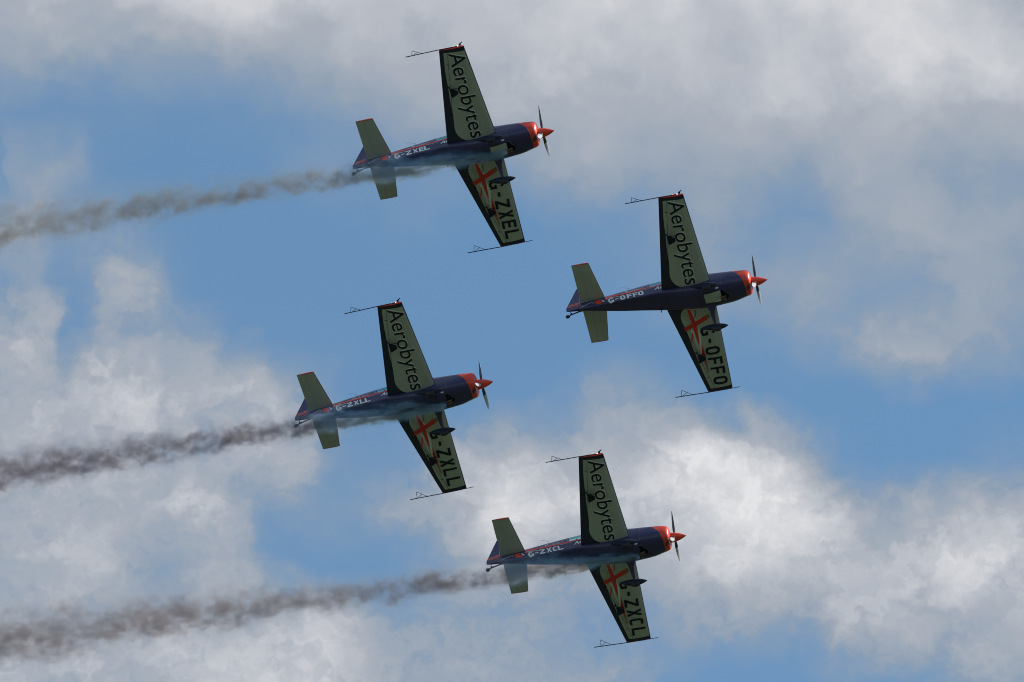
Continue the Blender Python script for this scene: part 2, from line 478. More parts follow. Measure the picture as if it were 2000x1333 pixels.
# ------------------------------------------------------------------ part meshes
def wing_mesh(side, reg):
    b = Build()
    ys = [.0, .4, 1.0, 1.8, 2.6, 3.3, 3.9, 4.0]
    def ring(y): le, te = wing_x(y); return foil_ring(le, te, side * y, wing_z(y), .15 - .02 * y / 4)
    b.loft([ring(y) for y in ys], 'navyshade', cap=(True, False))
    le, te = wing_x(4.0)
    tip = [ring(4.0), foil_ring(le - .012, te + .02, side * 4.014, wing_z(4), .105), foil_ring(le - .05, te + .08, side * 4.022, wing_z(4), .05)]
    b.loft(tip, 'flagred', cap=(False, True))
    S = side
    aft = [(-2.765, 3.865), (-2.88, 3.186), (-2.96, 2.46), (-3.015, 2.05), (-3.067, 1.41), (-3.148, .936), (-3.142, .80), (-3.105, .665), (-3.03, .545), (-2.93, .465), (-2.84, .42), (-2.70, .398)]
    fore = [(wing_x(y)[0] - (.022 if y < 3 else .03), y) for y in (.39, 1.2, 2.0, 2.8, 3.5, 3.845)]
    panel = [(x, S * y) for x, y in aft + fore + [(-2.74, 3.88)]]
    b.decal([panel], lambda x, y: wing_under(x, y, .003), 'cream', .035, .4)
    # aileron gap, its hinges, and the aileron horn gap
    def strip(x0, y0, x1, y1, wd): return [(x0 - wd, S * y0), (x1 - wd, S * y1), (x1 + wd, S * y1), (x0 + wd, S * y0)]
    b.decal([strip(-2.625, 3.86, -3.084, 1.45, .005)], lambda x, y: wing_under(x, y, .0065), 'dark', .05, .4)
    for y in (3.42, 1.5):
        x = -2.625 - .459 * (3.86 - y) / 2.41
        b.decal([[(x - .05, S * y - .010), (x + .012, S * y - .010), (x + .012, S * y + .010), (x - .05, S * y + .010)], [(x - .062, S * y - .03), (x - .044, S * y - .03), (x - .044, S * y + .012), (x - .062, S * y + .012)]], lambda x, y: wing_under(x, y, .0085), 'dark', .05)
    for y in (.95, 1.55, 2.15, 2.75, 3.3):
        le, te = wing_x(y)
        b.decal([[(le - .08, S * y - .003), (le - .08, S * y + .003), (-2.60, S * y + .003), (-2.60, S * y - .003)]], lambda x, y: wing_under(x, y, .0045), 'seam', .05)
    b.decal([strip(-2.20, 3.86, -2.30, .42, .003)], lambda x, y: wing_under(x, y, .0045), 'seam', .05, .4)
    if side < 0:
        sc_ = .515 / AERO_CAP; L = 3.34
        ux = L / (AX1 - AX0)
        def fx(u, v, dx=0, dy=0):
            yy = -3.835 + (u - AX0) * ux; return (-2.60 - .028 * (yy + 3.835) + v * sc_ + dx, yy + dy)
        b.decal(place([AERO], lambda u, v: fx(u, v, .024, -.034)), lambda x, y: wing_under(x, y, .0055), 'white', .05)
        b.decal(place([AERO], fx), lambda x, y: wing_under(x, y, .0085), 'ink', .05)
    else:
        lay = lambda o: (lambda x, y: wing_under(x, y, o))
        # grey-white and silver flashes, then the red cross with pale edges, after the flag painted there
        b.decal([[(-2.664, 1.229), (-2.618, 1.679), (-2.68, 1.973), (-2.767, 2.454), (-2.816, 2.463), (-2.741, 1.96), (-2.685, 1.474)],
                 [(-2.919, 1.31), (-2.836, 1.442), (-2.822, 2.231), (-2.841, 2.247), (-2.891, 1.623)],
                 [(-2.752, .56), (-2.735, .56), (-2.655, .93), (-2.668, 1.0)], [(-2.70, 1.01), (-2.18, .765), (-2.178, .79), (-2.692, 1.03)]], lay(.0055), 'white', .05, .3)
        b.decal([[(-2.60, .56), (-2.56, .60), (-2.70, .95), (-2.72, .93)], [(-2.97, .58), (-2.95, .58), (-2.86, .95), (-2.88, .95)], [(-3.05, .72), (-3.03, .70), (-2.90, 1.0), (-2.91, 1.02)],
                 [(-3.10, 1.17), (-2.86, 1.06), (-2.86, 1.075), (-3.10, 1.19)], [(-2.64, 1.06), (-2.36, .92), (-2.36, .93), (-2.64, 1.075)],
                 [(-2.90, 1.62), (-2.885, 1.62), (-2.835, 2.30), (-2.85, 2.32)], [(-2.94, 1.95), (-2.925, 1.95), (-2.88, 2.38), (-2.90, 2.40)]], lay(.0058), 'grey', .05, .3)
        b.decal([[(-2.867, .53), (-2.766, .53), (-2.697, 1.012), (-2.679, 1.226), (-2.741, 1.922), (-2.768, 2.012), (-2.813, 1.371), (-2.834, 1.06)]], lay(.008), 'flagred', .05, .3)
        b.decal([[(-2.35, .853), (-2.29, 1.02), (-3.098, 1.407), (-3.12, 1.25)]], lay(.0105), 'flagred', .05, .3)
        b.decal([[(-2.19, .782), (-2.162, .95), (-2.29, 1.02), (-2.35, .853)], [(-2.621, .56), (-2.568, .56), (-2.632, .853), (-2.654, .848)],
                 [(-2.662, 2.696), (-2.675, 3.191), (-2.70, 3.201), (-2.733, 2.778)]], lay(.0075), 'orange', .05, .3)
        b.decal([[(-2.888, 1.46), (-2.873, 1.578), (-3.003, 1.964), (-3.018, 1.884)], [(-2.665, 1.976), (-2.653, 2.439), (-2.662, 2.696), (-2.733, 2.778), (-2.737, 2.537), (-2.743, 2.382)]], lay(.013), 'flagred', .05, .3)
        H = .487
        cells = [(1.325, .325), (1.815, .175), (2.155, .322), (2.605, .30), (3.012, .30), (3.415, .322)]
        for (y0, wd), ch in zip(cells, reg):
            polys, gw = glyph(ch)
            b.decal(place(polys, lambda u, v: (-2.607 - .025 * (u / gw - .5) + v * H, y0 + u / gw * wd)), lay(.0155), 'ink', .05)
    return b.mesh('wing')

def fuselage_mesh(reg):
    b = Build()
    N = 56
    xs = [-6.46 + .12 * k for k in range(60)]
    xs = sorted(set([round(x, 4) for x in xs if x < -1.25] + [CAN0 - .004, CAN0 + .004, CAN1 - .004, CAN1 + .004]))
    rings = []
    for x in xs:
        r = []
        for k in range(N):
            p = fus_point(x, 2 * math.pi * k / N)
            if CAN0 < x < CAN1 and p.z > SILL: p.z = SILL
            r.append(p)
        rings.append(r)
    for u in (.33, .66, 1.0):
        rings.append([fus_point(-1.30 + (edge_x(2 * math.pi * k / N) + 1.30) * u, 2 * math.pi * k / N) if True else None for k in range(N)])
    b.loft(rings, 'navy', cap=(True, False))
    for side in (-1, 1):
        fn = lambda o: (lambda x, z: fus_side(x, z, side, o))
        b.decal([[(-5.545, .367), (-5.309, .375), (-5.003, .300), (-4.739, .295), (-4.549, .293), (-4.095, .277), (-3.40, .215), (-3.40, .160), (-4.094, .205), (-4.547, .200), (-4.869, .215), (-5.116, .240), (-5.325, .255), (-5.515, .262)],
                 [(-5.572, .235), (-5.381, .195), (-5.20, .18), (-5.25, .15), (-5.399, .150), (-5.533, .185)],
                 [(-5.924, .277), (-5.725, .293), (-5.634, .033), (-5.824, .059)]], fn(.004), 'red', .06, .06)
        b.decal([[(-5.545, .262), (-5.306, .232), (-5.039, .169), (-5.039, .150), (-5.304, .205), (-5.524, .236)],
                 [(-5.696, .295), (-5.540, .115), (-5.606, .082), (-5.637, .175)],
                 [(-5.0, .315), (-4.739, .312), (-4.30, .30), (-4.30, .29), (-4.739, .298), (-5.0, .303)],
                 [(-4.30, .185), (-3.80, .150), (-3.80, .142), (-4.30, .172)]], fn(.0055), 'white', .06, .06)
        b.decal([[(-6.368, .171), (-5.99, .293), (-5.911, .146), (-5.95, .148), (-5.998, .234), (-6.348, .130)]], fn(.0048), 'grey', .06, .06)
        thin = [[(-4.636 + k * .046, .352 - k * .0016), (-4.612 + k * .046, .352 - k * .0016), (-4.612 + k * .046, .372 - k * .0016), (-4.636 + k * .046, .372 - k * .0016)] for k in range(10)]
        b.decal(thin + [[(-4.85, .36), (-4.75, .36), (-4.72, .40), (-4.82, .40)]], fn(.0055), 'white', .06, .06)
    fn = lambda x, z: fus_side(x, z, -1, .009)
    H = .245
    cells = [(-5.395, .188), (-5.150, .113), (-4.985, .188), (-4.742, .178), (-4.530, .172), (-4.350, .190)]
    for (x0, wd), ch in zip(cells, reg):
        polys, gw = glyph(ch, .215)
        b.decal(place(polys, lambda u, v: (x0 + u / gw * wd - v * .042, -.058 - .048 * (x0 + 5.395 + u / gw * wd) + v * H)), fn, 'white', .05, .05)
    A, a0, a1, _ = font_tris("Aerobytes", 0.022)
    k = .24
    b.decal(place([A], lambda u, v: (-3.80 + (u - a0) * k * 1.02 + v * k * .22, -.03 + v * k)), fn, 'white', .05, .05)
    # rows of fasteners and belly panels
    dots = []
    for q in range(15):
        z = -.40 + q * .042
        dots.append([(-1.515 - .006, z - .006), (-1.515 + .006, z - .006), (-1.515 + .006, z + .006), (-1.515 - .006, z + .006)])
    b.decal(dots, lambda x, z: fus_side(x, z, -1, .003), 'grey', None)
    bell = lambda o: (lambda x, y: fus_belly(x, y, o))
    dots = []
    for (x0, y0, n, dx, dy) in ((-3.3, -.2, 4, .05, 0), (-3.25, .2, 4, .05, 0), (-2.75, -.26, 3, 0, .14), (-2.62, .12, 3, .1, 0), (-2.45, -.3, 3, 0, .22)):
        for q in range(n):
            x, y = x0 + q * dx, y0 + q * dy
            dots.append([(x - .007, y - .007), (x + .007, y - .007), (x + .007, y + .007), (x - .007, y + .007)])
    b.decal(dots, bell(.003), 'grey', None)
    b.decal([[(-2.30, -.40), (-2.29, -.40), (-2.29, .40), (-2.30, .40)], [(-3.42, -.36), (-3.41, -.36), (-3.41, .36), (-3.42, .36)]], bell(.003), 'dark', None, .06)
    oval = [(-1.66 + .055 * math.cos(a * math.pi / 8), -.335 + .022 * math.sin(a * math.pi / 8)) for a in range(16)]
    b.decal([oval], bell(.006), 'white', None)
    return b.mesh('fuselage', 40)

def cowling_mesh():
    b = Build(); N = 56
    xf = ST[-1][0]
    rings = []
    for u in (0, .15, .3, .45, .6, .7, .8, .87, .92, .96, .985, 1.0):
        rings.append([fus_point(edge_x(2 * math.pi * k / N) + (xf - edge_x(2 * math.pi * k / N)) * u, 2 * math.pi * k / N) for k in range(N)])
    last = rings[-1]
    rings.append([Vector((xf + .006, p.y * .85, p.z * .85)) for p in last])
    b.loft(rings, 'red', cap=(False, True))
    return b.mesh('cowling', 60)

def cowl_inlet_mesh():
    b = Build()
    q = [(-.712, -.085), (-.575, -.205), (-.575, .0), (-.70, .075)]
    big = [(x + (x + .64) * .16, y + (y + .06) * .16) for x, y in q]
    b.decal([big], lambda x, y: fus_belly(x, y, .005), 'grey', .03, .03)
    b.decal([q], lambda x, y: fus_belly(x, y, .009), 'deepred', .03, .03)
    return b.mesh('cowl_inlet')

def outlet_mesh():
    b = Build()
    pent = [(-1.49, -.255), (-1.30, -.017), (-1.32, .065), (-1.51, .22), (-1.57, .19), (-1.57, -.235)]
    b.decal([pent], lambda x, y: fus_belly(x, y, .010), 'dark', .05, .05)
    b.tube([fus_belly(x, y, .016) for x, y in ((-1.60, -.27), (-1.49, -.262), (-1.40, -.14), (-1.295, -.02), (-1.315, .07), (-1.41, .15), (-1.51, .225), (-1.60, .235))], .016, 'navy', 6)
    return b.mesh('cowl_outlet')
def outlet_floor_mesh(key):
    b = Build()
    b.decal([[(-2.14, -.19), (-1.565, -.235), (-1.525, .19), (-2.13, .166)]], lambda x, y: fus_belly(x, y, .0075), key, .05, .05)
    b.decal([[(-1.85, .165), (-1.60, .06), (-1.535, .185)]], lambda x, y: fus_belly(x, y, .013), 'white', .05, .05)  # sunlit glint painted on as a white triangle
    return b.mesh('outlet_floor')
def exhaust_mesh(y):
    b = Build()
    if True:
        z0 = fus_belly(-1.45, y).z
        b.tube([(-1.42, y, z0 + .03), (-1.47, y, z0 - .018), (-1.53, y, z0 - .05), (-1.60, y, z0 - .07)], [.036, .038, .038, .038], 'rust', 12)
        b.tube([(-1.60, y, z0 - .070), (-1.603, y, z0 - .0705)], [.031, .031], 'dark', 12)
    return b.mesh('exhaust_pipe')

def canopy_mesh():
    b = Build(); rings = []
    n = 24
    for k in range(27):
        x = CAN0 + (CAN1 - CAN0) * k / 26
        wd, zt, zm, zb, nt, nb = station(x)
        zt = max(zt, SILL + .02)
        q = ((SILL - zm) / (zt - zm)) ** (nt / 2); th0 = math.asin(min(1, q))
        rings.append([fus_point(x, th0 + (math.pi - 2 * th0) * j / n) for j in range(n + 1)])
    b.loft(rings, 'canopy', cap=(False, False), closed=False)
    return b.mesh('canopy', 60)
def canopy_frame_mesh(x):
    b = Build()
    if True:
        wd, zt, zm, zb, nt, nb = station(x)
        q = ((SILL - zm) / (zt - zm)) ** (nt / 2); th0 = math.asin(min(1, q))
        b.tube([fus_point(x, th0 + (math.pi - 2 * th0) * j / 16) for j in range(17)], .014, 'navy', 6)
    return b.mesh('canopy_frame')
def seat_mesh(x):
    b = Build()
    if True:
        prof = [(x - .05, SILL), (x + .02, SILL), (x - .02, .58), (x - .07, .58)]
        b.slab([(a, -.14, c) for a, c in prof], (0, .28, 0), 'seat')
        b.slab([(x - .085, -.09, .575), (x - .025, -.09, .575), (x - .035, -.09, .67), (x - .085, -.09, .66)], (0, .18, 0), 'seat')
    return b.mesh('seat', 30)

def stab_mesh(side):
    b = Build()
    def ring(y, T=.085):
        t_ = (y - .1) / 1.5
        return foil_ring(-5.545 - .255 * t_, -6.395 + .005 * t_, side * y, .42, T)
    b.loft([ring(y) for y in (.0, .3, .8, 1.3, 1.585)], 'cream', cap=(True, False))
    b.loft([ring(1.585), ring(1.60), foil_ring(-5.81, -6.385, side * 1.606, .42, .07)], 'red', cap=(False, True))
    def under(x, y, off):
        t_ = (abs(y) - .1) / 1.5; le, te = -5.545 - .255 * t_, -6.395 + .005 * t_
        return Vector((x, y, .42 - foil((le - x) / (le - te), .085) * (le - te) - off))
    b.decal([[(-6.098, side * .14), (-6.09, side * .14), (-6.125, side * 1.55), (-6.133, side * 1.55)], [(-6.12, side * .55), (-6.10, side * .55), (-6.10, side * .57), (-6.12, side * .57)], [(-6.13, side * 1.2), (-6.11, side * 1.2), (-6.11, side * 1.215), (-6.13, side * 1.215)]], lambda x, y: under(x, y, .003), 'grey', .05, .2)
    edge = [(-5.548 - .17 * (y - .1), y) for y in (.12, .6, 1.1, 1.58)]
    b.decal([[(x, side * y) for x, y in edge] + [(x - .012, side * y) for x, y in edge[::-1]]], lambda x, y: under(x, y, .003), 'deepred', None, .2)
    return b.mesh('tailplane', 40)

def vert_ring(le, te, z, T, n=14):
    return [Vector((p.x, p.z, z)) for p in foil_ring(le, te, 0, 0, T, n)]
def fin_mesh():
    b = Build()
    rows = []
    for k in range(7):
        z = .40 + (1.32 - .40) * k / 6; u = k / 6
        le, th = -5.42 - .80 * u, .05 - .016 * u
        te = -6.435 - .03 * u
        ring = []
        for side in (1, -1):
            cs = [0, .05, .15, .35, .65, 1.0]
            if side < 0: cs = cs[::-1]
            for c in cs:
                ring.append(Vector((le + (te - le) * c, side * th * min(1, (c * 3.2) ** .5) if c > 0 else 0, z)))
        rows.append(ring)
    b.loft(rows, 'navy')
    return b.mesh('fin', 45)
def rudder_mesh():
    b = Build()
    rows = []
    for k in range(9):
        z = .115 + (1.36 - .115) * k / 8
        te = -6.93 + .31 * max(0, (z - .22)) / 1.02 + max(0, .22 - z) * .35
        he = -6.455 - .02 * k / 8
        th = .048 - .014 * k / 8
        rows.append([Vector((he, th, z)), Vector(((he + te) / 2, th * .62, z)), Vector((te, .004, z)), Vector((te, -.004, z)), Vector(((he + te) / 2, -th * .62, z)), Vector((he, -th, z))])
    b.loft(rows, 'navy')
    for side in (-1, 1):
        def fn(o):
            def f(x, z):
                te = -6.93 + .31 * max(0, (z - .22)) / 1.02
                return Vector((x, side * (.004 + .044 * max(0, (x - te)) / .46 + o), z))
            return f
        b.decal([[(-6.85, .412), (-6.692, .477), (-6.48, .498), (-6.47, .380), (-6.542, .369), (-6.86, .34)]], fn(.004), 'red', .08, .06)
        b.decal([[(-6.82, .455), (-6.48, .52), (-6.48, .508), (-6.82, .435)], [(-6.85, .315), (-6.48, .335), (-6.48, .318), (-6.85, .295)], [(-6.70, .640), (-6.48, .628), (-6.48, .612), (-6.70, .62)]], fn(.005), 'grey', .08, .06)
        b.decal([[(-6.62, .185), (-6.48, .25), (-6.48, .29), (-6.60, .215)]], fn(.006), 'red', .08, .06)
    return b.mesh('rudder', 40)

def spinner_mesh():
    b = Build(); rings = []
    for k in range(15):
        u = k / 14
        x = -.52 + .52 * u
        r = .172 * (1 - u ** 1.75) ** .86 if u < 1 else 0.003
        rings.append([Vector((x, r * math.cos(2 * math.pi * j / 28), r * math.sin(2 * math.pi * j / 28))) for j in range(28)])
    rings.insert(0, [Vector((-.535, p.y * .95, p.z * .95)) for p in rings[0]])
    b.loft(rings, 'red')
    return b.mesh('spinner', 50)
def blade_mesh():
    """one blade along +z, turning towards -y (positive about x)"""
    b = Build()
    st = [(.10, .055, 62, .05), (.18, .075, 56, .042), (.28, .115, 48, .034), (.42, .150, 40, .026), (.58, .165, 33, .020), (.74, .155, 28, .015), (.88, .120, 24, .011), (.96, .075, 22, .008), (1.0, .025, 21, .005)]
    front, rings_f, rings_b = [], [], []
    for r, ch, beta, th in st:
        be = R(beta); cd = Vector((math.sin(be), -math.cos(be), 0)); nn = Vector((math.cos(be), math.sin(be), 0))
        sweep = -.05 * max(0, (r - .5) / .5) ** 2
        c0 = Vector((-.40, 0, r))
        f_, k_ = [], []
        for u in (0, .08, .25, .5, .75, 1.0):
            a = (.40 - u) * ch + sweep
            f_.append(c0 + cd * a + nn * (th * 1.25 * math.sin(math.pi * (u ** .75)) + .0007))
            k_.append(c0 + cd * a - nn * (th * .35 * math.sin(math.pi * (u ** .75)) + .0007))
        rings_f.append(f_); rings_b.append(k_[::-1])
    b.loft(rings_f[:4], 'bladeb', cap=(False, False), closed=False)
    b.loft(rings_f[3:], 'bladef', cap=(False, False), closed=False)
    b.loft(rings_b, 'bladeb', cap=(False, False), closed=False)
    for i in range(len(st) - 1):                                         # close the edges
        for e in (0, -1):
            b.add([rings_f[i][e], rings_f[i + 1][e], rings_b[i + 1][-1 - e], rings_b[i][-1 - e]], [(0, 1, 2, 3)], 'bladeb')
    b.add(rings_f[-1] + rings_b[-1], [tuple(range(12))], 'bladeb')
    return b.mesh('propeller_blade', 40)

def leg_mesh(side):
    b = Build(); rings = []
    for x, y, z, ch, th in ((-1.965, .20, -.47, .46, .10), (-1.975, .30, -.535, .36, .075), (-1.98, .38, -.60, .235, .05), (-1.98, .47, -.67, .165, .036), (-1.965, .62, -.80, .130, .03), (-1.945, .74, -.91, .100, .028), (-1.93, .81, -.985, .085, .026)):
        nrm = Vector((0, -.70 * side, -.71)); 
        nrm = Vector((0, side * .70, -.71))
        off = Vector((0, side * .71, .70))
        rings.append([Vector((x, side * y, z)) + Vector((1, 0, 0)) * ch / 2 * math.cos(a * math.pi / 8) + off * th / 2 * math.sin(a * math.pi / 8) for a in range(16)])
    b.loft(rings, 'navy')
    return b.mesh('landing_gear_leg', 50)
def pant_mesh(side):
    b = Build(); rings = []
    for k in range(17):
        u = k / 16
        x = -1.504 - .966 * u
        f = (math.sin(math.pi * min(1, u / .42) / 2) ** .75 if u < .42 else max(0.02, math.cos(math.pi / 2 * ((u - .42) / .58) ** 1.25)))
        f = max(f, .03)
        zc = -1.03 + .075 * max(0, u - .4) / .6
        rings.append([Vector((x, side * .85 + .098 * f * math.cos(a * math.pi / 10), zc + .145 * f * math.sin(a * math.pi / 10))) for a in range(20)])
    b.loft(rings, 'ink')
    b.ball((-1.93, side * .76, -.985), (.06, .03, .045), 'steel', 8)
    return b.mesh('wheel_fairing', 50)
def tyre_mesh(side):
    b = Build(); prof = [(-.062, .10), (-.066, .14), (-.05, .165), (-.02, .175), (.02, .175), (.05, .165), (.066, .14), (.062, .10)]
    rings = []
    for a in range(32):
        th = 2 * math.pi * a / 32
        rings.append([Vector((-1.90 + r * math.cos(th), side * .85 + yy, -1.06 + r * math.sin(th))) for yy, r in prof])
    rings.append(rings[0])
    b.loft(rings, 'rubber', cap=(False, False))
    return b.mesh('tyre', 50)
def tailwheel_leg_mesh():
    b = Build()
    b.tube([(-6.16, 0, .085), (-6.35, 0, .055), (-6.62, 0, -.06), (-6.76, 0, -.125)], [.022, .028, .024, .02], 'steel')
    b.tube([(-6.72, 0, -.02), (-6.76, 0, -.125), (-6.84, .045, -.19)], [.02, .022, .016], 'steel')
    b.tube([(-6.72, .045, .02), (-6.40, .045, .045), (-6.22, .03, .07)], .006, 'steel', 6)
    b.tube([(-6.745, 0, .12), (-6.745, 0, -.06)], .014, 'steel', 6)
    return b.mesh('tail_wheel_strut')
def tailwheel_mesh():
    b = Build(); prof = [(-.032, .03), (-.036, .055), (-.02, .075), (.02, .075), (.036, .055), (.032, .03)]
    rings = [[Vector((-6.845 + r * math.cos(2 * math.pi * a / 20), yy, -.185 + r * math.sin(2 * math.pi * a / 20))) for yy, r in prof] for a in range(21)]
    b.loft(rings, 'rubber', cap=(True, True))
    return b.mesh('tail_wheel', 50)
def antenna_mesh():
    b = Build()
    b.tube([(-3.69, .26, -.26), (-3.69, .265, -.38), (-3.69, .27, -.475)], [.020, .017, .014], 'dark')
    return b.mesh('belly_antenna')
def whip_mesh():
    b = Build()
    b.tube([(-4.72, -.05, .64), (-4.76, -.06, .80), (-4.90, -.06, .88), (-5.10, -.06, .93)], [.006, .005, .004, .003], 'steel', 6)
    return b.mesh('whip_antenna')
def spade_mesh(side):
    b = Build()
    tilt = lambda x: -.345 - (x + 2.76) * .12
    poly = [(-2.895, 2.27), (-2.875, 2.235), (-2.655, 2.352), (-2.631, 2.40), (-2.640, 2.49), (-2.745, 2.551), (-2.872, 2.585), (-2.895, 2.56)]
    if side > 0: poly = [(x, 4.90 - y) for x, y in poly]
    b.slab([(x, side * y, tilt(x)) for x, y in poly], (0, 0, .014), 'ink')
    return b.mesh('aileron_spade', 30)
def spade_arm_mesh(side):
    b = Build()
    ya = 2.57 if side < 0 else 2.33
    b.tube([(-2.95, side * ya, wing_under(-2.95, side * ya).z), (-2.86, side * ya, -.30), (-2.62, side * ya, -.345)], [.022, .018, .012], 'dark')
    return b.mesh('spade_arm', 30)
def rod_mesh(side):
    b = Build()
    z = wing_z(4.0)
    pts, rr = [(-2.25, side * 4.03, z), (-2.9, side * 4.03, z), (-4.01, side * 4.01, z)], [.0155] * 3
    if side > 0: pts, rr = [(-1.79, 4.02, z), (-2.2, 4.03, z)] + pts, [.011, .011] + rr
    b.tube(pts, rr, 'ink', 8)
    return b.mesh('sighting_rod')
def sight_mesh(side):
    b = Build(); z = wing_z(4.0); y = side * 4.01
    h = .30 if side < 0 else .36
    A, T, F_, Mi = (-3.80, y, z), (-3.80, y, z + h), (-3.42, y, z), (-3.61, y, z + h / 2)
    b.tube([A, T], .0085, 'ink', 6); b.tube([T, F_], .0085, 'ink', 6); b.tube([(-3.77, y, z), Mi], .0085, 'ink', 6)
    return b.mesh('sighting_triangle')
def lamp_mesh(key, x, side, r):
    b = Build()
    b.ball((x, side * 4.03, wing_z(4) + .015), (r, r * .7, r * .8), key, 8)
    return b.mesh('navigation_lamp')
def camera_mesh():
    b = Build(); z = wing_z(4)
    b.slab([(-2.13, -4.02, z + .03), (-2.20, -4.02, z + .03), (-2.20, -4.02, z + .07), (-2.13, -4.02, z + .07)], (0, -.04, .02), 'ink')
    b.tube([(-2.18, -4.05, z + .07), (-2.11, -4.07, z + .11), (-2.08, -4.085, z + .12)], [.018, .016, .02], 'dark', 8)
    return b.mesh('tip_camera', 30)

# ------------------------------------------------------------------ assemble an aircraft
ORIGIN = Vector((-2.6, 0.0, -.45))
def part(name, me, parent, label=None):
    o = bpy.data.objects.new(name, me)
    COL.objects.link(o)
    o.parent = parent
    if parent.type == 'EMPTY': o.location = -ORIGIN
    if label: o['label'] = label
    return o
def sky_point(c):
    """a point given as right / down / ahead metres from where the photographer stands"""
    return CAM + RIGHT * c[0] - UP * c[1] + AHEAD * c[2]
def aircraft(reg, rot, loc, label, prop, floor):
    cols = []
    for j in range(3):
        c = (rot[0][j], rot[1][j], rot[2][j])
        cols.append(RIGHT * c[0] - UP * c[1] + AHEAD * c[2])
    mw = Matrix(((cols[0].x, cols[1].x, cols[2].x), (cols[0].y, cols[1].y, cols[2].y), (cols[0].z, cols[1].z, cols[2].z)))
    root = bpy.data.objects.new('aerobatic_plane', None)
    root.empty_display_size = 1.0
    COL.objects.link(root)
    p0 = sky_point(loc)
    root.matrix_world = Matrix.Translation(p0 + mw @ ORIGIN) @ mw.to_4x4()
    root['label'] = label
    root['category'] = 'plane'
    root['group'] = 'aerobatic planes flying in a diamond'
    fus = part('fuselage', fuselage_mesh(reg), root)
    cw = part('cowling', cached('cowl', cowling_mesh), root)
    part('cowl_inlet', cached('inlet', cowl_inlet_mesh), cw)
    part('cowl_outlet', cached('outlet', outlet_mesh), fus)
    if floor: part('outlet_floor', cached('floor', lambda: outlet_floor_mesh('cream')), fus)
    for y in (.03, .12): part('exhaust_pipe', cached(('exhaust', y), lambda: exhaust_mesh(y)), fus)
    cn = part('canopy', cached('canopy', canopy_mesh), root)
    for x in (CAN0, -3.25, CAN1): part('canopy_frame', cached(('cframe', x), lambda: canopy_frame_mesh(x)), cn)
    for x in (-3.72, -2.75): part('seat', cached(('seat', x), lambda: seat_mesh(x)), root)
    for side in (-1, 1):
        wg = part('wing', cached('wing-1', lambda: wing_mesh(-1, reg)) if side < 0 else wing_mesh(1, reg), root,
                  'wing lettered in full along its underside' if side < 0 else 'wing with the red cross and registration underneath')
        part('aileron_spade', cached(('spade', side), lambda: spade_mesh(side)), wg)
        part('spade_arm', cached(('arm', side), lambda: spade_arm_mesh(side)), wg)
        part('sighting_rod', cached(('rod', side), lambda: rod_mesh(side)), wg)
        part('sighting_triangle', cached(('sight', side), lambda: sight_mesh(side)), wg)
        if side < 0:
            part('navigation_lamp', cached('nav', lambda: lamp_mesh('navlamp', -2.38, -1, .020)), wg)
            part('strobe_lamp', cached('strobe', lambda: lamp_mesh('strobe', -2.24, -1, .022)), wg)
            part('tip_camera', cached('tipcam', camera_mesh), wg)
        part('tailplane', cached(('stab', side), lambda: stab_mesh(side)), root)
        lg = part('landing_gear_leg', cached(('leg', side), lambda: leg_mesh(side)), root)
        wf = part('wheel_fairing', cached(('pant', side), lambda: pant_mesh(side)), root)
        part('tyre', cached(('tyre', side), lambda: tyre_mesh(side)), wf)
    part('fin', cached('fin', fin_mesh), root)
    part('rudder', cached('rudder', rudder_mesh), root)
    part('spinner', cached('spinner', spinner_mesh), root)
    for k in range(3):
        bl = part('propeller_blade', cached('blade', blade_mesh), root)
        # blade mesh points along +z (90 degrees measured from +y about x)
        a = R(prop + 120 * k - 90)
        bl.matrix_local = Matrix.Translation(-ORIGIN) @ Matrix.Rotation(a, 4, 'X')
    tw = part('tail_wheel_strut', cached('twleg', tailwheel_leg_mesh), root)
    part('tail_wheel', cached('tw', tailwheel_mesh), tw)
    part('belly_antenna', cached('ant', antenna_mesh), root)
    part('whip_antenna', cached('whip', whip_mesh), root)
    return root, mw, p0

PLANES = [
 ('G-ZXEL', [[0.9671281548980707, 0.2525224475837638, 0.029925665736262503], [-0.19056868748309172, 0.7976633837745803, -0.572203374278987], [-0.1683648043815124, 0.5476910987514697, 0.8195655879757172]], (1.3971, -6.9459, 375.4236),
  'navy and red aerobatic plane marked G-ZXEL, highest of the four, trailing grey smoke', 127, True),
 ('G-OFFO', [[0.9758843407224078, 0.21716581416986278, 0.022107977943088754], [-0.16692933537704174, 0.8077011046038283, -0.5654675256920904], [-0.14065685380873044, 0.5481404334453868, 0.8244742049930568]], (8.5584, -2.0595, 381.1099),
  'navy and red aerobatic plane marked G-OFFO, the only one trailing no smoke', 127, True),
 ('G-ZXLL', [[0.9632559747178465, 0.26746405282410035, 0.024513417086943143], [-0.20099841595382087, 0.7783918225639436, -0.5947317103952312], [-0.17815039700889343, 0.5679517153882796, 0.8035504246984657]], (-0.6298, 1.3546, 379.9547),
  'navy and red aerobatic plane marked G-ZXLL, its tail veiled in the darkest smoke', 116, False),
 ('G-ZXCL', [[0.9780538564746983, 0.20757120561418807, 0.01802355222597528], [-0.15688568644328618, 0.7906211016884812, -0.5918658251277151], [-0.13710410360083644, 0.5760490154186227, 0.8058349685953362]], (5.8867, 6.5704, 384.5316),
  'navy and red aerobatic plane marked G-ZXCL, lowest of the four, before the brightest cloud', 120, False),
]
FLEET = {}
for reg, rot, loc, label, prop, floor in PLANES:
    FLEET[reg] = aircraft(reg, rot, loc, label, prop, floor)

